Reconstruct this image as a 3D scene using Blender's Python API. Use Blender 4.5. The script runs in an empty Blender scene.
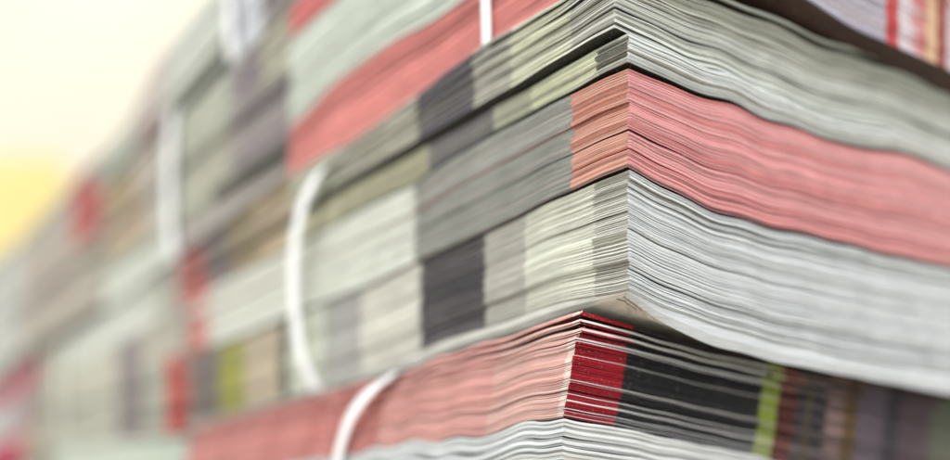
import bpy, math, random
import numpy as np

# ------------------------------------------------------------------ camera frame (metres)
F = 960.0                                    # focal length in photo pixels (photo 950 wide)
A = math.atan2(695.0, 960.0)
SA, CA = math.sin(A), math.cos(A)
RIGHT = np.array([CA, -SA]); FWD = np.array([SA, CA])
ZC = 0.30                                    # depth of the front corner
CAM = -(((628-475)/F*ZC)*RIGHT + ZC*FWD)     # corner of the strapped stack is the world origin
HOR = 563.0

def on_left(px, X0=0.0):                     # picture column -> Y on the plane X = X0
    o = (px-475)/F; dx = X0-CAM[0]
    # CA*dx - SA*dy = o*(SA*dx + CA*dy)
    dy = (CA*dx - o*SA*dx)/(SA + o*CA)
    return dy + CAM[1], SA*dx + CA*dy
def on_right(px, Y0=0.0):
    o = (px-475)/F; dy = Y0-CAM[1]
    dx = (SA*dy + o*CA*dy)/(CA - o*SA)
    return dx + CAM[0], SA*dx + CA*dy
def curveL(pts, X0=0.0):
    r = sorted((on_left(x, X0)[0], (HOR-y)/F*on_left(x, X0)[1]) for x, y in pts)
    return np.array([p[0] for p in r]), np.array([p[1] for p in r])
def curveR(pts, Y0=0.0):
    r = sorted((on_right(x, Y0)[0], (HOR-y)/F*on_right(x, Y0)[1]) for x, y in pts)
    return np.array([p[0] for p in r]), np.array([p[1] for p in r])
def mixc(a, b, f):
    xs = np.union1d(a[0], b[0])
    return xs, (1-f)*np.interp(xs, *a)+f*np.interp(xs, *b)
def smooth_interp(x, xs, ys):                # monotone-ish smooth interpolation of a measured curve
    x = np.asarray(x, float)
    w = 0.006
    acc = 0
    for d, k in ((-1, .25), (0, .5), (1, .25)):
        acc = acc + k*np.interp(x+d*w, xs, ys)
    return acc

def lin(c):
    out = []
    for v in c:
        v /= 255.0
        out.append(v/12.92 if v <= 0.04045 else ((v+0.055)/1.055)**2.4)
    return np.array(out)

scene = bpy.context.scene
COL = scene.collection

# ------------------------------------------------------------------ materials
def new_mat(name):
    m = bpy.data.materials.new(name); m.use_nodes = True
    nt = m.node_tree; b = nt.nodes['Principled BSDF']
    return m, nt, b

def paper_material():
    m, nt, b = new_mat('printed_paper_edge')
    N, L = nt.nodes, nt.links
    at = N.new('ShaderNodeAttribute'); at.attribute_name = 'print'
    tc = N.new('ShaderNodeTexCoord')
    mp = N.new('ShaderNodeMapping'); mp.inputs['Scale'].default_value = (90, 90, 3200)
    n1 = N.new('ShaderNodeTexNoise'); n1.inputs['Scale'].default_value = 1.0; n1.inputs['Detail'].default_value = 3
    L.new(tc.outputs['Object'], mp.inputs['Vector']); L.new(mp.outputs[0], n1.inputs['Vector'])
    n2 = N.new('ShaderNodeTexNoise'); n2.inputs['Scale'].default_value = 1300; n2.inputs['Detail'].default_value = 2
    L.new(tc.outputs['Object'], n2.inputs['Vector'])
    n3 = N.new('ShaderNodeTexNoise'); n3.inputs['Scale'].default_value = 60; n3.inputs['Detail'].default_value = 3
    L.new(tc.outputs['Object'], n3.inputs['Vector'])
    def rng(src, a, bb, c, d):
        r = N.new('ShaderNodeMapRange'); r.inputs[1].default_value = a; r.inputs[2].default_value = bb
        r.inputs[3].default_value = c; r.inputs[4].default_value = d
        L.new(src, r.inputs[0]); return r.outputs[0]
    f1 = rng(n1.outputs[0], .3, .7, .80, 1.12)
    f3 = rng(n3.outputs[0], .3, .7, .92, 1.06)
    mu = N.new('ShaderNodeMath'); mu.operation = 'MULTIPLY'; L.new(f1, mu.inputs[0]); L.new(f3, mu.inputs[1])
    vm = N.new('ShaderNodeVectorMath'); vm.operation = 'SCALE'
    L.new(at.outputs['Color'], vm.inputs[0]); L.new(mu.outputs[0], vm.inputs['Scale'])
    # white paper fibres showing through the print at the trimmed edge
    f2 = rng(n2.outputs[0], .62, .76, 0, .32)
    mx = N.new('ShaderNodeMix'); mx.data_type = 'RGBA'
    L.new(f2, mx.inputs[0]); L.new(vm.outputs[0], mx.inputs[6]); mx.inputs[7].default_value = (.72, .66, .62, 1)
    L.new(mx.outputs[2], b.inputs['Base Color'])
    b.inputs['Roughness'].default_value = .62
    b.inputs['Specular IOR Level'].default_value = .35
    bp = N.new('ShaderNodeBump'); bp.inputs['Strength'].default_value = .35; bp.inputs['Distance'].default_value = .0002
    L.new(n1.outputs[0], bp.inputs['Height']); L.new(bp.outputs[0], b.inputs['Normal'])
    return m
PAPER = paper_material()

def plain(name, col, rough=.5, nscale=40, amp=.08, spec=.5, bump=0.0):
    m, nt, b = new_mat(name); N, L = nt.nodes, nt.links
    tc = N.new('ShaderNodeTexCoord'); n = N.new('ShaderNodeTexNoise'); n.inputs['Scale'].default_value = nscale
    n.inputs['Detail'].default_value = 4
    L.new(tc.outputs['Object'], n.inputs['Vector'])
    r = N.new('ShaderNodeValToRGB')
    r.color_ramp.elements[0].position = .3; r.color_ramp.elements[1].position = .7
    r.color_ramp.elements[0].color = (*[c*(1-amp) for c in col], 1); r.color_ramp.elements[1].color = (*[min(1, c*(1+amp)) for c in col], 1)
    L.new(n.outputs[0], r.inputs[0]); L.new(r.outputs[0], b.inputs['Base Color'])
    b.inputs['Roughness'].default_value = rough; b.inputs['Specular IOR Level'].default_value = spec
    if bump:
        bp = N.new('ShaderNodeBump'); bp.inputs['Strength'].default_value = bump; bp.inputs['Distance'].default_value = .001
        L.new(n.outputs[0], bp.inputs['Height']); L.new(bp.outputs[0], b.inputs['Normal'])
    return m
STRAP = plain('white_plastic_strap', (.90, .90, .91), .35, 260, .03, .5, .15)
STRAP2 = plain('cream_plastic_strap', (.80, .79, .70), .4, 260, .03, .5, .15)
INK = plain('grey_print', (.22, .22, .22), .6, 2000, .2)
WALLM = plain('cream_painted_wall', (.83, .752, .635), .9, 3, .03, .1)
YELLOW = plain('yellow_board', (.96, .76, .33), .6, 4, .06, .2)
WOOD = plain('pale_pallet_wood', (.42, .30, .19), .75, 30, .25, .3, .3)
FLOORM = plain('warm_grey_floor', (.55, .52, .46), .7, 8, .06, .3)

# ------------------------------------------------------------------ helpers
def tag(o, label=None, cat=None, group=None, kind=None):
    if label: o['label'] = label
    if cat: o['category'] = cat
    if group: o['group'] = group
    if kind: o['kind'] = kind

def link_mesh(name, verts, faces, mat, parent=None, colors=None):
    me = bpy.data.meshes.new(name); me.from_pydata(verts, [], faces); me.update()
    me.materials.append(mat)
    if colors is not None:
        at = me.color_attributes.new('print', 'FLOAT_COLOR', 'CORNER')
        arr = []
        for p, c in zip(me.polygons, colors):
            arr.extend([c[0], c[1], c[2], 1.0]*len(p.vertices))
        at.data.foreach_set('color', arr)
    o = bpy.data.objects.new(name, me); COL.objects.link(o)
    if parent: o.parent = parent
    return o

class Wob:                                    # smooth 1-D noise made of a few sines
    def __init__(s, rnd, lo=.02, hi=.12, n=4):
        s.k = [(rnd.uniform(lo, hi), rnd.uniform(0, 6.28), rnd.uniform(.5, 1)) for _ in range(n)]
        s.t = sum(a for _, _, a in s.k)
    def __call__(s, x):
        return sum(a*np.sin(6.2832*x/w+p) for w, p, a in s.k)/s.t

def samples(L, fine, near):
    out = [0.0]; x = 0.0
    while x < L-1e-6:
        st = fine if x < near else (fine*3 if x < near*2.2 else max(.004, fine*5))
        x += st; out.append(min(x, L))
    return np.array(out)

def perimeter(L, W, fine, near):
    """points: side 0 = left face (X=0), side 1 = right face (Y=0), 2/3 = hidden faces"""
    P = []
    for y in samples(L, fine, near)[::-1]: P.append((0, y, 0.0))
    for x in samples(W, fine, near)[1:]: P.append((1, x, 0.0))
    for y in np.linspace(0, L, 12)[1:]: P.append((2, y, 0.0))
    for x in np.linspace(W, 0, 9)[1:-1]: P.append((3, x, 0.0))
    return P

def pick(blocks, s, u, jit):
    """blocks = [(end, colour, alt, p)], s along the face; u decides whether this leaf takes the alternative colour"""
    for b in blocks:
        if s + jit < b[0]:
            return b[2] if (len(b) > 2 and b[2] is not None and u < b[3]) else b[1]
    b = blocks[-1]
    return b[2] if (len(b) > 2 and b[2] is not None and u < b[3]) else b[1]

def bundle(name, label, org, L, W, bounds, groups, seed, fine=.0008, near=.07, group=None, overall=1.0, ripple=None):
    """bounds: list of (fnL(Y), fnR(X), zflat) from bottom to top (len = groups+1), world z.
       groups: dict(mags, leaves=(a,b), left=blocks, right=blocks, shift=(x,y), gap, off, flush)"""
    rnd = random.Random(seed)
    root = bpy.data.objects.new(name, None); COL.objects.link(root)
    z0 = bounds[0][2]
    root.location = (org[0], org[1], z0); root.empty_display_size = .02
    tag(root, label, 'bundle', group)
    P = perimeter(L, W, fine, near)
    side = np.array([p[0] for p in P]); s = np.array([p[1] for p in P]); n = len(P)
    x = np.where(side == 0, 0, np.where(side == 1, s, np.where(side == 2, W, s)))
    y = np.where(side == 0, s, np.where(side == 1, 0, np.where(side == 2, s, L)))
    nx = np.where(side == 0, -1., np.where(side == 2, 1., 0.)); ny = np.where(side == 1, -1., np.where(side == 3, 1., 0.))
    ic = int(np.argmin(x+y)); nx[ic] = -1; ny[ic] = -1
    ir = int(np.argmax(x-y)); nx[ir] = 1; ny[ir] = -1
    il = 0; nx[il] = -1; ny[il] = 1
    ib = int(np.argmax(x+y)); nx[ib] = 1; ny[ib] = 1
    rad = np.hypot(x, y)                       # distance from the front corner
    def surf(b):
        zl = smooth_interp(y+org[1], *b[0]) if b[0] is not None else np.full(n, b[2])
        zr = smooth_interp(x+org[0], *b[1]) if b[1] is not None else np.full(n, b[2])
        cz = .5*(zl[ic]+zr[ic])
        zl = zl + (cz-zl[ic])*np.exp(-y/.02); zr = zr + (cz-zr[ic])*np.exp(-x/.02)
        back = b[2] + (zr[ir]-b[2])*np.clip(1-y/.08, 0, 1)
        far = b[2] + (zl[il]-b[2])*np.clip(1-x/.08, 0, 1)
        return np.where(side == 0, zl, np.where(side == 1, zr, np.where(side == 2, back, far)))
    S = [surf(b) for b in bounds]
    if ripple:
        wr = Wob(random.Random(seed+5), .022, .05, 4); wl = Wob(random.Random(seed+6), .02, .045, 4)
        H = bounds[-1][2]-bounds[0][2]
        for i in range(len(S)):
            f = (bounds[i][2]-bounds[0][2])/H; f = ripple[2] + (1-ripple[2])*math.sin(math.pi*min(.999, f))
            drift = .012*(bounds[i][2]-bounds[0][2])/H
            S[i] = S[i] + f*np.where(side == 1, ripple[0]*wr(x+drift)*np.clip(x/.05, 0, 1)*np.clip((W-x)/.03, 0, 1),
                                     np.where(side == 0, ripple[1]*wl(y+drift)*np.clip(y/.012, 0, 1)*np.clip((L-y)/.03, 0, 1), 0))
    inx = np.clip(x, .016, W-.016); iny = np.clip(y, .016, L-.016)
    for gi, g in enumerate(groups):
        lo, hi = S[gi], S[gi+1]; flo, fhi = bounds[gi][2], bounds[gi+1][2]
        # list of leaves with thickness and following gap
        seq = []
        for m in range(g['mags']):
            nl = rnd.randint(*g.get('leaves', (3, 6)))
            for k in range(nl):
                last = k == nl-1
                if last:
                    gp = rnd.choice([.12, .2, .3, .5, .95])*g.get('gap', 1.0)
                else:
                    gp = .05 if rnd.random() < .7 else .2
                seq.append([m, rnd.uniform(.7, 1.3), gp, last])
        seq[-1][2] = g.get('top_gap', seq[-1][2])
        # cumulative surfaces, normalised so that they fill the measured height exactly
        lay = []; tot = np.zeros(n); flat = 0.0
        side_gap = g.get('side_gap', 1)
        for i_, (m, th, gp, last) in enumerate(seq):
            w = Wob(rnd, .015, .10)
            t = th*(1+.06*w(s+side*3.1))
            w2 = Wob(rnd, .02, .12)
            gg = gp*(np.clip(.8+.75*w2(s+side*2.3), .15, 2)) if last else np.full(n, gp)
            gg = gg*np.where(side == 0, 1-.55*np.clip(s/.10, 0, 1), 1-.25*np.clip(s/.12, 0, 1))
            if side_gap != 1: gg = gg*np.where(side == 1, side_gap, 1)
            if i_ == len(seq)-1 and 'top_gap' in g: gg = np.full(n, gp)
            if last and rnd.random() < g.get('open', .25):      # the leaves part towards the corner
                gg = gg + gp*1.3*np.exp(-rad/.03)
            lay.append((tot.copy(), tot+t, flat, flat+th)); tot = tot+t+gg; flat += th+gp
        def zz(a, f):   # outer ring
            return lo + (hi-lo)*a/tot
        mags = {}
        gw = Wob(rnd, .05, .2)
        sx, sy = g.get('shift', (0, 0)); sx1, sy1 = g.get('shift_to', (sx, sy))
        mo = 0
        off_amp = g.get('off', .00035)
        for i, (m, th, gp, last) in enumerate(seq):
            if i == 0 or seq[i-1][0] != m:
                mo = rnd.gauss(0, off_amp*.9); mox = rnd.gauss(0, off_amp*.7); moy = rnd.gauss(0, off_amp*.7)
                mw = Wob(rnd, .03, .15)
                mu = rnd.random()
                cover_shade = lin(rnd.choice(g.get('cover_shades', [(52, 50, 44), (70, 66, 58), (120, 116, 108), (176, 172, 164), (200, 198, 190)])))  # cover tones; the dark ones paint gap shade onto the outer leaves
                if rnd.random() < g.get('plain', 0): cover_shade = np.array(g['page'])
            a, bb, fa, fb = lay[i]
            za, zb = zz(a, 0), zz(bb, 0); zm = .5*(za+zb)
            ffa = flo+(fhi-flo)*fa/flat; ffb = flo+(fhi-flo)*fb/flat
            o = mo + rnd.gauss(0, off_amp*.55) + off_amp*.8*mw(s+side*1.7) + gw(s+side)*.0003
            if rnd.random() < .06*g.get('deep', 1.0): o = o - rnd.uniform(.0006, .0018)
            f = i/max(1, len(seq)-1)
            px = sx+(sx1-sx)*f + mox + rnd.gauss(0, off_amp*.3); py = sy+(sy1-sy)*f + moy + rnd.gauss(0, off_amp*.3)
            tilt = rnd.gauss(0, .00006)
            bulge = .00006
            zi = z0
            V = mags.setdefault(m, dict(v=[], f=[], c=[]))
            base = len(V['v'])
            if 'slant' in g: tilt = 0; bulge = -g['slant']*.25
            for (ox, zv) in ((-g.get('slant', tilt), za), (bulge, zm), (tilt, zb)):
                X = x + nx*(o+ox) + px; Y = y + ny*(o+ox) + py
                V['v'].extend(zip(X.tolist(), Y.tolist(), (zv-zi).tolist()))
            zin_a = ffa-zi; zin_b = ffb-zi
            # inner ring: measured edge blends to the flat level inside
            V['v'].extend(zip((inx+px).tolist(), (iny+py).tolist(), [zin_a]*n))
            V['v'].extend(zip((inx+px).tolist(), (iny+py).tolist(), [zin_b]*n))
            V['v'].append((W/2, L/2, zin_a)); V['v'].append((W/2, L/2, zin_b))
            u = rnd.random() if rnd.random() < g.get('solo', .6) else mu
            ul = rnd.random(); u_l = ul if rnd.random() < .6 else mu
            jl = rnd.gauss(0, g.get('jit', .0006)); jr = rnd.gauss(0, g.get('jit', .0006))
            val = 1+rnd.gauss(0, .045)
            page = np.array(g.get('page', lin((205, 204, 198))))
            first = i == 0 or seq[i-1][0] != m
            ptop = cover_shade if last else page
            if i == len(seq)-1 and 'top_gap' in g: ptop = lin((40, 36, 30))  # dark colour stands in for shade in the seam above the group
            shade_line = (first or last) and cover_shade[0] < .1 and rnd.random() < g.get('shade_line_p', .4)  # some leaf edges darkened to draw a line of gap shade
            for k in range(n):
                k2 = (k+1) % n
                sm = .5*(s[k]+s[k2]) if side[k] == side[k2] else s[k2]*.5
                sd = side[k2] if k2 != 0 else 3
                if k == ic: sd = 1
                if sd == 0: c = pick(g['left'], sm, u_l, jl)
                elif sd == 1: c = pick(g['right'], sm, u, jr)
                else: c = pick(g['right'], 9, u, 0)
                c = c*val*overall
                if shade_line: c = c*.45
                for r in (0, 1):
                    V['f'].append((base+r*n+k, base+r*n+k2, base+(r+1)*n+k2, base+(r+1)*n+k)); V['c'].append(c)
                pg = np.array(g['under']) if (i == 0 and 'under' in g) else (cover_shade if first else page)  # underside colour of the group; dark values paint the seam shade
                if 'page_r' in g and sd == 1: pg = np.array(g['page_r'])
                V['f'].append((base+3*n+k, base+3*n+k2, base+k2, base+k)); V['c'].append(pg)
                V['f'].append((base+2*n+k, base+2*n+k2, base+4*n+k2, base+4*n+k)); V['c'].append(ptop)
                if i == 0 or seq[i-1][0] != m:
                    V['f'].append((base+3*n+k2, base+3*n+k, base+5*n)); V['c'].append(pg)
                if last:
                    V['f'].append((base+4*n+k, base+4*n+k2, base+5*n+1)); V['c'].append(page)
        for m, V in mags.items():
            link_mesh('magazine', V['v'], V['f'], PAPER, root, V['c'])
    return root

def ribbon(name, path, width, thick, mat, parent):
    """a flat plastic strap: path of (X,Y,z) points in world coords in the loop, width along Y"""
    V = []; Fc = []; n = len(path)
    P = [np.array(p, float) for p in path]
    for i in range(n):
        t = P[(i+1) % n]-P[i-1]; t /= np.linalg.norm(t)
        wv = np.array([0, 1, 0.]); wv = wv - t*np.dot(wv, t); wv /= np.linalg.norm(wv)
        nn = np.cross(t, wv)
        c = P[i]
        cs = ((-.5, -.5), (-.42, .5), (-.12, .36), (.12, .36), (.42, .5), (.5, -.5))
        for a, b in cs: V.append(tuple(c + wv*width*a + nn*thick*b - np.array(parent.location)))
    m = 6
    for i in range(n):
        j = (i+1) % n
        for k in range(m):
            Fc.append((i*m+k, i*m+(k+1) % m, j*m+(k+1) % m, j*m+k))
    o = link_mesh(name, V, Fc, mat, parent)
    for p in o.data.polygons: p.use_smooth = False
    return o

def strap_loop(parent, X0, W, ypts, z_lo, z_hi, width, mat, name='strap'):
    """ypts: list of (z, outX, Y) down the left face from top to bottom"""
    # smooth the measured points with a Catmull-Rom spline
    pts = [np.array((X0+ox, yy, zz)) for zz, ox, yy in ypts]
    sp = []
    for i in range(len(pts)-1):
        p0 = pts[max(0, i-1)]; p1 = pts[i]; p2 = pts[i+1]; p3 = pts[min(len(pts)-1, i+2)]
        for t in np.linspace(0, 1, 9)[:-1]:
            sp.append(.5*((2*p1)+(-p0+p2)*t+(2*p0-5*p1+4*p2-p3)*t*t+(-p0+3*p1-3*p2+p3)*t**3))
    sp.append(pts[-1])
    yt, yb = ypts[0][2], ypts[-1][2]
    loop = list(sp)
    for f in (.03, .3, .6, .97): loop.append(np.array((X0+W*f, yb, z_lo)))
    loop.append(np.array((X0+W+.002, yb, z_lo+.004)))
    loop.append(np.array((X0+W+.002, yt, z_hi-.004)))
    for f in (.97, .6, .3, .03): loop.append(np.array((X0+W*f, yt, z_hi)))
    return ribbon(name, loop, width, .0007, mat, parent)

def at(px, y, X0=0.0):                        # picture point on plane X=X0 -> (Y, z)
    Y, Z = on_left(px, X0); return Y, (HOR-y)/F*Z

def BL(blocks, X0=0.0, y0=0.0):               # left-face colour blocks given by picture columns
    out = []
    for b in blocks:
        px, c = b[0], lin(b[1]); alt = lin(b[2]) if len(b) > 2 else None; p = b[3] if len(b) > 3 else .35
        out.append((on_left(px, X0)[0]-y0, c, alt, p))
    return out
def BR(blocks, Y0=0.0, x0=0.0):
    out = []
    for b in blocks:
        px, c = b[0], lin(b[1]); alt = lin(b[2]) if len(b) > 2 else None; p = b[3] if len(b) > 3 else .35
        out.append((on_right(px, Y0)[0]-x0, c, alt, p))
    return out
GRP = 'strapped bundles of printed magazines stacked in a row'

# ------------------------------------------------------------------ the strapped bundle in focus
L3 = [(628, 292), (600, 301), (565, 311), (543, 320), (500, 335), (449, 350), (390, 373), (327, 390), (272, 405), (188, 428)]
L2 = [(628, 167), (590, 182), (550, 200), (490, 230), (415, 263), (375, 283), (300, 312), (245, 335), (185, 356)]
L1 = [(628, 62), (595, 77), (578, 87), (500, 129), (450, 158), (415, 184), (375, 202), (300, 243), (250, 268), (185, 302)]
L1b = [(628, 28), (600, 42), (530, 84), (450, 128), (400, 155), (345, 185), (300, 215), (250, 247), (185, 285)]
L0 = [(628, -46), (600, -22), (574, -2), (542, 16), (496, 43), (464, 65), (425, 94), (394, 117), (359, 141), (320, 160), (280, 190), (185, 262)]
L3u = [(628, 290.5), (600, 296), (565, 301), (543, 308), (500, 324), (449, 339), (390, 364), (327, 385), (272, 401), (188, 424)]
R3u = [(628, 290.5), (645, 300), (665, 309), (700, 321), (760, 339), (850, 359), (950, 374), (1100, 394)]
R3 = [(628, 292), (645, 306), (660, 317), (690, 334), (720, 345), (790, 363), (870, 378), (950, 393), (1100, 412)]
R2 = [(628, 167), (660, 186), (700, 204), (730, 216), (785, 230), (830, 240), (880, 253), (950, 267), (1100, 292)]
R1 = [(628, 62), (680, 85), (730, 101), (760, 115), (800, 128), (850, 145), (880, 148), (910, 153), (950, 170), (1100, 215)]
R1b = [(628, 28), (670, 48), (700, 62), (740, 75), (780, 94), (840, 120), (900, 130), (950, 152), (1100, 200)]
R0 = [(628, -46), (690, -22), (750, 3), (772, 10), (809, 26), (837, 40), (867, 47), (902, 59), (950, 83), (1100, 140)]
g1_tail = [(262, (198, 172, 140)), (235, (165, 145, 105)), (210, (132, 115, 122)), (170, (212, 70, 78))]
A1 = bundle('magazine_bundle', 'sharp bundle with salmon pink layer between white layers and a loose bowed white strap',
    (0, 0), .40, .30,
    [(curveL(L3), curveR(R3), .0835), (curveL(L3u), curveR(R3u), .0845), (curveL(L2), curveR(R2), .124), (curveL(L1), curveR(R1), .157),
     (curveL(L1b), curveR(R1b), .168), (mixc(curveL(L1b), curveL(L0), .55), mixc(curveR(R1b), curveR(R0), .52), .182), (curveL(L0), curveR(R0), .1965)],
    [dict(mags=1, leaves=(1, 1), off=.0001, jit=.0002, slant=.0022, top_gap=.02, under=lin((225, 222, 210)),
          left=BL([(100, (222, 221, 212))]), right=BR([(1300, (210, 213, 217))])),
     dict(mags=15, leaves=(6, 9), gap=.85, off=.00028, jit=.0004, page=lin((205, 203, 198)), top_gap=3.8, shade_line_p=.15,
          left=BL([(594, (150, 148, 136), (222, 221, 214), .5), (525, (216, 217, 200), (224, 224, 212), .5), (485, (178, 175, 166), (190, 188, 180)),
                   (420, (36, 30, 44), (96, 90, 104), .22), (360, (224, 221, 210)), (325, (176, 175, 172), (200, 198, 192)), (290, (226, 231, 214)),
                   (280, (92, 86, 72)), (245, (200, 184, 160)), (220, (158, 156, 50)), (190, (108, 97, 93)), (165, (210, 72, 62))]),
          right=BR([(1300, (214, 217, 219), (197, 200, 202), .35)])),
     dict(mags=10, leaves=(6, 9), gap=1.5, off=.0003, jit=.0006, page=lin((214, 196, 192)), under=lin((48, 34, 28)), top_gap=2.6, shade_line_p=.3, cover_shades=[(64, 34, 30), (112, 60, 54), (150, 92, 84), (206, 160, 152)],  # dark underside and cover tones paint shade into the pink seams
          left=BL([(572, (206, 152, 134), (178, 108, 90), .35), (415, (132, 137, 130), (158, 160, 154), .4), (209, (220, 226, 214)), (170, (208, 84, 84), (218, 224, 212), .4)]),
          right=BR([(1300, (217, 150, 150), (204, 120, 120), .3)])),
     dict(mags=3, leaves=(6, 8), gap=1.6, off=.0004, jit=.0006, top_gap=4.0, under=lin((52, 46, 36)),  # dark underside paints the shade of the seam below
          left=BL([(597, (66, 68, 56), (185, 184, 172), .4), (533, (200, 203, 168), (212, 214, 188), .4), (495, (168, 168, 146)), (430, (92, 88, 92)),
                   (340, (155, 152, 125)), (285, (190, 186, 156))]+g1_tail),
          right=BR([(1300, (214, 217, 216), (198, 201, 198), .3)])),
     dict(mags=5, leaves=(5, 8), gap=1.5, off=.00045, shade_line_p=.2, under=lin((48, 46, 38)), jit=.0006, shift=(-.0036, .0026), shift_to=(-.002, .003), deep=1.6, open=0, top_gap=.5,  # seam shade put into the dark underside colour
          left=BL([(583, (160, 160, 150), (212, 211, 204), .45), (523, (212, 214, 182), (220, 220, 200), .4), (485, (178, 175, 164)), (427, (58, 52, 66), (96, 92, 104), .3),
                   (350, (190, 186, 170)), (300, (208, 212, 190))]+g1_tail),
          right=BR([(1300, (214, 217, 210), (196, 199, 190), .35)])),
     dict(mags=5, leaves=(3, 5), gap=3.6, off=.0007, cover_shades=[(48, 47, 36), (62, 60, 46), (84, 82, 64), (150, 150, 136)], shade_line_p=.55, jit=.0006, shift=(-.0026, .0030), shift_to=(-.002, .0034), deep=1.6, open=0, top_gap=.1,  # dark olive tones paint the shaded gaps below the overhanging bundle
          left=BL([(583, (160, 160, 150), (212, 211, 204), .45), (523, (212, 214, 182), (220, 220, 200), .4), (485, (178, 175, 164)), (427, (58, 52, 66), (96, 92, 104), .3),
                   (350, (190, 186, 170)), (300, (208, 212, 190))]+g1_tail),
          right=BR([(1300, (196, 198, 188), (160, 161, 146), .4)]))],
    11, fine=.0007, near=.075, group=GRP, ripple=(.0011, .0002, .4))

def mark(px1, px2, y, parent):   # grey print on the underside of the lifted bottom page
    pass

# ------------------------------------------------------------------ bundle below (salmon left side, crimson and black right side)
X3, Y3 = -.0061, .0155
B3L = [(x, y+1.5) for x, y in L3]
B3top = curveL([(585, 308.5), (565, 312)]+B3L[3:], X3)
L4 = [(565, 418), (550, 419), (533, 425), (500, 436), (454, 440), (411, 444), (378, 452), (348, 456), (250, 474), (180, 490)]
R4 = [(565, 418), (627, 427), (700, 441), (752, 453), (850, 474), (1000, 500)]
L4u = [(580, 341), (565, 347), (543, 352), (500, 366), (449, 378), (390, 399), (327, 414), (272, 427), (188, 446)]
R4u = [(580, 341), (640, 354), (700, 370), (800, 392), (950, 422)]
R3b = [(585, 309), (640, 326), (700, 344), (800, 368), (950, 398)]
zb3 = -.030
B3left = BL([(573, (234, 212, 200), (236, 218, 208), .5), (500, (230, 188, 178), (222, 170, 160), .3), (388, (226, 170, 162), (218, 158, 150), .3), (384, (204, 128, 116)), (321, (218, 146, 140), (212, 136, 130), .3),
             (319, (200, 118, 112)), (276, (218, 146, 140)), (274, (200, 118, 112)), (232, (220, 150, 144)), (230, (200, 120, 114)), (120, (220, 150, 144))], X3, Y3)
B3right = BR([(631, (158, 6, 32), (232, 218, 218), .09), (765, (25, 25, 29), (212, 212, 210), .09), (767, (50, 60, 40)), (783, (138, 156, 44), (190, 190, 160), .2), (801, (78, 22, 20), (170, 120, 110), .1),
              (811, (38, 34, 40), (120, 110, 110), .25), (815, (96, 84, 60)), (832, (38, 34, 40), (120, 110, 110), .25), (848, (150, 122, 118), (60, 52, 54), .3), (862, (112, 84, 42), (60, 50, 40), .3), (886, (104, 92, 104)), (905, (62, 56, 66)), (935, (92, 74, 82)), (1000, (105, 110, 92)), (1300, (60, 55, 60))], Y3, X3)
B3 = bundle('magazine_bundle', 'lowest front bundle, salmon pink on one side, crimson and black on the other',
    (X3, Y3), .36, .30,
    [(None, None, zb3), (curveL(L4, X3), curveR(R4, Y3), .0435), (curveL(L4u, X3), curveR(R4u, Y3), .0715), (B3top, curveR(R3b, Y3), .0808)],
    [dict(mags=18, leaves=(3, 5), gap=1.0, off=.00035, shift=(-.007, .003), shift_to=(-.0062, .0012),
          left=BL([(100, (214, 217, 217), (200, 203, 204), .35)], X3, Y3), right=BR([(1300, (215, 216, 216), (140, 140, 138), .2)], Y3, X3)),
     dict(mags=10, leaves=(8, 11), gap=.6, off=.00022, solo=1, jit=.0003, shade_line_p=0, plain=.75, shift=(-.0060, .0012), shift_to=(-.0015, .0003), page=lin((150, 128, 124)), page_r=lin((38, 34, 38)), deep=.4, open=.2,
          left=B3left, right=B3right),
     dict(mags=5, leaves=(2, 4), gap=2.2, side_gap=.35, off=.0007, jit=.0004, shift=(-.0015, .0003), shift_to=(.0006, .0), shade_line_p=.3, solo=1, plain=.8, page=lin((132, 66, 60)), page_r=lin((40, 30, 34)), deep=2.0, open=.8, top_gap=.1,
          left=B3left, right=B3right)],
    23, fine=.0007, near=.075, group=GRP, ripple=(.0004, .0012, .5))

# ------------------------------------------------------------------ bundle above, overhanging the short side
Y0o = -.0065
LB1 = [(628, -110), (540, -50), (464, 0), (433, 22), (398, 39), (363, 63), (331, 86), (312, 108), (297, 122)]
LB2 = [(464, -120), (400, -62), (345, -8), (310, 22), (297, 34)]
up = lambda c, d: (c[0], c[1]+d)
RB0 = [(628, -80), (700, -52), (805, 0), (850, 28), (900, 49), (935, 64), (1000, 95), (1100, 140)]
rb0 = curveR(RB0, Y0o)
B0 = bundle('magazine_bundle', 'bundle above the sharp one, its pink stripe crossed by an upright white strap',
    (0, Y0o), .252, .30,
    [(up(curveL(L0), .0016), up(rb0, .0004), .2015), (curveL(LB1), up(rb0, .036), .232), (curveL(LB2), up(rb0, .078), .272), (None, None, .286)],
    [dict(mags=14, leaves=(3, 5), gap=.6, off=.00025, shade_line_p=0, plain=.8, under=lin((70, 52, 44)), page=lin((170, 120, 115)),  # shade below the overhang is painted into the brown underside
          left=BL([(100, (222, 140, 134), (214, 128, 122), .3)], 0, Y0o),
          right=BR([(886, (192, 188, 196), (150, 144, 160), .35), (899, (176, 30, 42), (200, 80, 80), .3), (914, (214, 205, 210)), (926, (200, 110, 108), (214, 160, 155), .4), (936, (222, 190, 150)), (944, (150, 60, 50)), (1300, (214, 200, 205))], Y0o)),
     dict(mags=14, leaves=(3, 5), gap=.6, off=.00025, shade_line_p=0, plain=.8, page=lin((205, 206, 198)), left=BL([(100, (208, 214, 202), (196, 203, 190), .3)], 0, Y0o), right=BR([(1300, (210, 205, 215))], Y0o)),
     dict(mags=4, leaves=(2, 4), gap=.8, off=.0003, left=BL([(100, (208, 106, 106), (214, 124, 120), .3)], 0, Y0o), right=BR([(1300, (210, 205, 215))], Y0o))],
    31, fine=.0015, near=.07, group=GRP)

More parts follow.
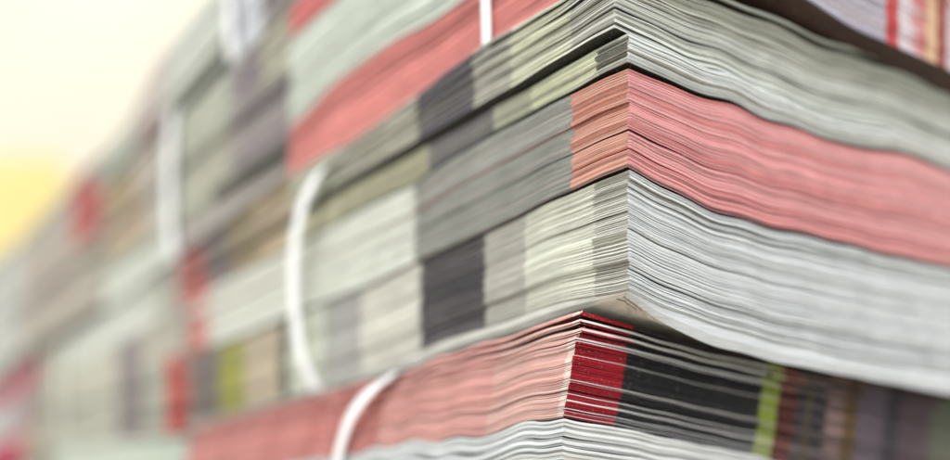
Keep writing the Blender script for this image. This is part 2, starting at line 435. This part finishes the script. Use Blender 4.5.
# ------------------------------------------------------------------ the bundles further along the row
def far_bundle(label, y0, y1, x0, zs, cols, seed, tilt=0.0, tilts=None, W=.28, mags=4.2, tops=None, gaps=None):
    """zs from bottom to top; cols per group = left-face blocks in picture columns"""
    bounds = []
    for i, z in enumerate(zs):
        ys = np.array([y0, .5*(y0+y1), y1]); wob = .0015*math.sin(seed*1.7+i)
        tl = tilts[i] if tilts else tilt
        cz = z+np.array([0, wob+tl*.5, tl])
        b = (ys, cz)
        if tops and i == len(zs)-1: b = (np.array([t[0] for t in tops]), np.array([t[1] for t in tops]))
        bounds.append((b, None, z))
    gs = []
    for i, c in enumerate(cols):
        h = zs[i+1]-zs[i]
        gs.append(dict(mags=max(2, int(round(h*1000/mags))), leaves=(2, 4), gap=1.4 if not gaps else gaps[i], off=.0005, jit=.001, deep=1.5,
                       left=BL(c, x0, y0), right=[(9, lin((200, 200, 192)), lin((150, 146, 140)), .3)]))
    return bundle('magazine_bundle', label, (x0, y0), y1-y0, W, bounds, gs, seed, fine=.004, near=.05, group=GRP)

light = (208, 212, 198); taupe = (184, 174, 160); mauve = (150, 138, 140)
C0 = far_bundle('blurred mauve grey bundle with an upright white strap, just past the salmon pink stripe', .245, .60, .001, [.2040, .2105, .2215, .258, .292],
    [[(170, (186, 178, 172), (165, 155, 150), .4), (60, (212, 216, 204))],
     [(212, (40, 40, 28)), (60, (165, 168, 150))],  # near dark stretch is a painted shadow gap between the layers
     [(232, (158, 146, 146), (88, 76, 92), .25), (190, (176, 174, 156)), (150, (184, 186, 172)), (140, (190, 165, 155)), (60, (178, 150, 118))],
     [(262, (172, 168, 150)), (232, (150, 138, 142), (110, 98, 110), .35), (160, (184, 186, 170)), (135, (190, 178, 168)), (60, (170, 148, 112))]],
    41, tilts=[.004, .022, .022, .018, .010], gaps=[1.4, .25, 1.2, 1.4])
T0 = far_bundle('blurred top bundle with lavender grey sides and a white strap at its far end', .005, .325, -.002, [.2895, .325, .352],
    [[(335, (214, 90, 92)), (258, (96, 92, 84), (150, 140, 150), .4), (225, (216, 218, 226))], [(335, (200, 200, 190)), (250, (178, 170, 184)), (225, (216, 218, 226))]],
    43, mags=4)
T1 = far_bundle('pale blurred bundle highest against the cream wall, with a mauve far end', .335, .60, .0, [.3045, .322, .345],
    [[(165, (200, 204, 192)), (148, (190, 168, 166)), (136, (184, 140, 144)), (60, (196, 200, 186))], [(170, (206, 210, 200)), (140, (200, 190, 182)), (60, (200, 203, 190))]],
    47, mags=4, tops=[(.335, .352), (.47, .354), (.515, .338), (.60, .334)])
C1 = far_bundle('very blurred taupe bundle with a red patch near its top front corner', .61, 1.04, .002, [.215, .245, .28, .318, .342],
    [[(20, (188, 178, 164)), (-80, (222, 224, 214))], [(72, (192, 184, 168)), (22, (186, 172, 162)), (-80, (222, 224, 214))],
     [(74, (190, 72, 76)), (22, (186, 174, 162)), (-80, (222, 224, 214))], [(90, (180, 170, 155)), (74, (192, 80, 84)), (22, (188, 180, 170)), (-80, (224, 226, 218))]],
    53, tilt=.024)
D1 = far_bundle('blurred bundle with tan and mauve blocks and cream strap, left of the bowed strap', .409, .80, .0, [.0865, .138, .168, .2015],
    [[(167, (216, 66, 58)), (150, (186, 190, 174)), (141, (190, 184, 170)), (119, (142, 130, 132)), (36, (206, 204, 186))], [(141, (190, 184, 170)), (119, (142, 130, 132)), (36, (206, 204, 186))], [(179, (206, 80, 84)), (160, (182, 180, 168)), (150, (200, 200, 186)), (60, (216, 219, 208)), (36, (196, 192, 176))]],
    59, tilts=[.034, .020, .010, .008])
E1 = far_bundle('leftmost very blurred bundle with magenta and white bands', .812, 1.20, .0, [.105, .143, .190, .2105],
    [[(22, (190, 180, 160)), (-80, (200, 18, 84))], [(28, (178, 168, 156)), (12, (185, 150, 160)), (-80, (208, 212, 208))], [(38, (186, 174, 160)), (-80, (200, 16, 92))]],
    61, tilt=.003)
C2 = far_bundle('bundle past the white edged one at the far end of the row', 1.05, 1.40, .0, [.233, .29, .378],
    [[(-80, (216, 218, 208))], [(-80, (222, 224, 216))]], 67, mags=6)
K1 = far_bundle('pale greenish white bundle at the foot of the blurred middle stack', .392, .79, .001, [-.030, .04, .0825],
    [[(60, (204, 212, 198))], [(188, (120, 112, 104)), (150, (196, 206, 192)), (60, (204, 212, 196)), (20, (196, 190, 172))]], 71, mags=5.5, tilts=[0, .01, .034])  # dark first block of the upper group paints the gap shadow
K2 = far_bundle('greyish bundle at the foot of the leftmost blurred stack', .80, 1.20, .0, [-.030, .04, .102],
    [[(-80, (200, 200, 188))], [(20, (190, 184, 168)), (-80, (192, 60, 100))]], 73, mags=5.5)

# ------------------------------------------------------------------ straps
def ypath(pts, X0, outs):
    r = []
    for (px, y), o in zip(pts, outs):
        Y, z = at(px, y, X0+o); r.append((z, o, Y))
    return r
p = ypath([(487, 56), (487, 30), (486, 0), (485, -40)], 0, [-.0012, -.0018, -.002, -.002])[::-1]
Y0s = p[0][2]
p = [(.2862, .004, Y0s), (.2855, -.0006, Y0s), (.27, -.0022, Y0s)] + p + [(p[-1][0]-.003, -.0002, p[-1][2]), (.1925, .006, p[-1][2])]
strap_loop(B0, 0, .30, p, .1925, .2868, .0052, STRAP)
p = ypath([(352, 151), (340, 158), (318, 176), (303, 206), (294, 250), (294, 300), (300, 345), (310, 375), (322, 393)], 0, [.0, -.003, -.008, -.0105, -.0115, -.011, -.009, -.0055, -.001])
p = [(p[0][0]+.001, .008, p[0][2])] + p + [(p[-1][0]-.001, .010, p[-1][2])]
strap_loop(A1, 0, .30, p, .0828, .1925, .0092, STRAP)
p = ypath([(402, 372), (388, 379), (370, 393), (354, 412), (344, 435), (338, 462), (338, 500)], X3, [.001, -.0035, -.007, -.0085, -.009, -.0095, -.0085])
yl = p[-1][2]
p = [(p[0][0]+.0005, .010, p[0][2])] + p + [(.0, -.006, yl), (-.026, -.001, yl), (-.0306, .006, yl)]
strap_loop(B3, X3, .30, p, -.0308, .0815, .0066, STRAP)
def simple_strap(parent, px, X0, zlo, zhi, w, mat, W=.28):
    Y, _ = on_left(px, X0)
    pp = [(zhi+.0008, .006, Y), (zhi-.001, -.002, Y), (.6*zhi+.4*zlo, -.004, Y+.001), (.3*zhi+.7*zlo, -.004, Y+.001), (zlo+.002, -.002, Y), (zlo-.0006, .006, Y)]
    strap_loop(parent, X0, W, pp, zlo-.0006, zhi+.0008, w, mat)
simple_strap(C0, 176, .001, .2055, .302, .016, STRAP)
simple_strap(T0, 237, -.002, .2895, .352, .0110, STRAP)
simple_strap(D1, 66, .0, .118, .206, .011, STRAP2)
simple_strap(C1, 10, .002, .215, .350, .014, STRAP)

# ------------------------------------------------------------------ small grey print on the lifted bottom page of the sharp bundle
V = []; Fc = []
rr = random.Random(5)
for row in range(2):
    u = 0
    while u < .0085:
        w = rr.uniform(.0003, .0009)
        for k in range(1):
            x0_, y0_ = .0030+u, .0045+row*.0030
            b = len(V)
            for dx, dy in ((0, 0), (w, 0), (w, .0009), (0, .0009)):
                V.append((x0_+dx, y0_+dy, 0))
            Fc.append((b, b+3, b+2, b+1))
        u += w+.00025
bpy.context.view_layer.update()
low = [o for o in A1.children if o.name.startswith('magazine')][0]
V = [(a-.001, b-.001, c) for a, b, c in V]
V2 = []
for vx, vy, _ in V:
    hit, loc, nn, idx = low.ray_cast((vx, vy, -.05), (0, 0, 1))
    V2.append((vx, vy, (loc.z if hit else 0)-.00012))
link_mesh('printed_text', V2, Fc, INK, low)
# ------------------------------------------------------------------ setting
def box(name, lo, hi, mat, parent=None, bev=0):
    import bmesh
    bm = bmesh.new(); bmesh.ops.create_cube(bm, size=1)
    for v in bm.verts:
        for i in range(3): v.co[i] = lo[i] if v.co[i] < 0 else hi[i]
    if bev: bmesh.ops.bevel(bm, geom=bm.edges[:], offset=bev, segments=2, affect='EDGES')
    me = bpy.data.meshes.new(name); bm.to_mesh(me); bm.free(); me.materials.append(mat)
    o = bpy.data.objects.new(name, me); COL.objects.link(o)
    if parent: o.parent = parent
    return o
fl = box('floor', (-6, -4, -.20), (6, 8, -.185), FLOORM); tag(fl, kind='structure')
pal = bpy.data.objects.new('pallet', None); COL.objects.link(pal); pal.location = (0, 0, -.1824)
tag(pal, 'low wooden pallet under the row of magazine bundles', 'pallet')
for i in range(9):
    y = -.03+i*.17
    box('deck_board', (-.03, y, .125), (.34, y+.14, .1515), WOOD, pal, .002)
for xx in (-.02, .13, .28):
    box('bearer', (xx, -.03, .0), (xx+.05, 1.47, .124), WOOD, pal, .002)

def place(px_, depth):                          # world XY at a picture column and depth
    o = (px_-475)/F
    q = CAM + RIGHT*(o*depth) + FWD*depth
    return q
import mathutils
def standing_board(name, px0, px1, depth, z0, z1, mat, label=None, cat=None, kind=None, th=.03):
    a = place(px0, depth); b = place(px1, depth)
    t = FWD*th
    V = [(*a, z0), (*b, z0), (*(b+t), z0), (*(a+t), z0), (*a, z1), (*b, z1), (*(b+t), z1), (*(a+t), z1)]
    Fc = [(0, 1, 5, 4), (1, 2, 6, 5), (2, 3, 7, 6), (3, 0, 4, 7), (4, 5, 6, 7), (3, 2, 1, 0)]
    o = link_mesh(name, V, Fc, mat)
    tag(o, label, cat, None, kind)
    return o
standing_board('wall', -1700, 2400, 4.2, -.19, 5.2, WALLM, 'cream wall far behind the stacks', 'wall', th=.1)
standing_board('yellow_board', -150, 62, 2.6, -.185, (HOR-158)/F*2.6, YELLOW, 'bright yellow board standing behind the leftmost stack', 'board')

# ------------------------------------------------------------------ light
w = bpy.data.worlds.new('World'); scene.world = w; w.use_nodes = True
bg = w.node_tree.nodes['Background']; bg.inputs[0].default_value = (.94, .985, 1.0, 1); bg.inputs[1].default_value = .92
def area(name, loc, target, size, power, col=(1, 1, 1)):
    l = bpy.data.lights.new(name, 'AREA'); l.shape = 'SQUARE'; l.size = size; l.energy = power; l.color = col
    o = bpy.data.objects.new(name, l); COL.objects.link(o); o.location = loc
    o.rotation_euler = (mathutils.Vector(target)-mathutils.Vector(loc)).to_track_quat('-Z', 'Y').to_euler()
    return o
area('key_lamp', (-1.5, -1.2, 1.9), (0.1, .1, .1), .7, 42, (1, .985, .965))
area('wall_fill', (*(place(-100, 3.0)), 3.6), (*(place(0, 4.2)), 1.2), 1.2, 12, (1, .97, .88))  # unseen extra light, added to brighten the wall

# ------------------------------------------------------------------ camera
cam = bpy.data.cameras.new('camera'); co = bpy.data.objects.new('camera', cam); COL.objects.link(co)
co.location = (CAM[0], CAM[1], 0); co.rotation_euler = (math.pi/2, 0, -A)
cam.sensor_width = 36; cam.lens = F/950*36
cam.shift_y = (HOR-230)/950
cam.clip_start = .01; cam.clip_end = 50
cam.dof.use_dof = True; cam.dof.focus_distance = .307; cam.dof.aperture_fstop = 2.3
scene.camera = co
scene.view_settings.view_transform = 'Standard'; scene.view_settings.look = 'None'
scene.view_settings.exposure = .42; scene.view_settings.gamma = 1
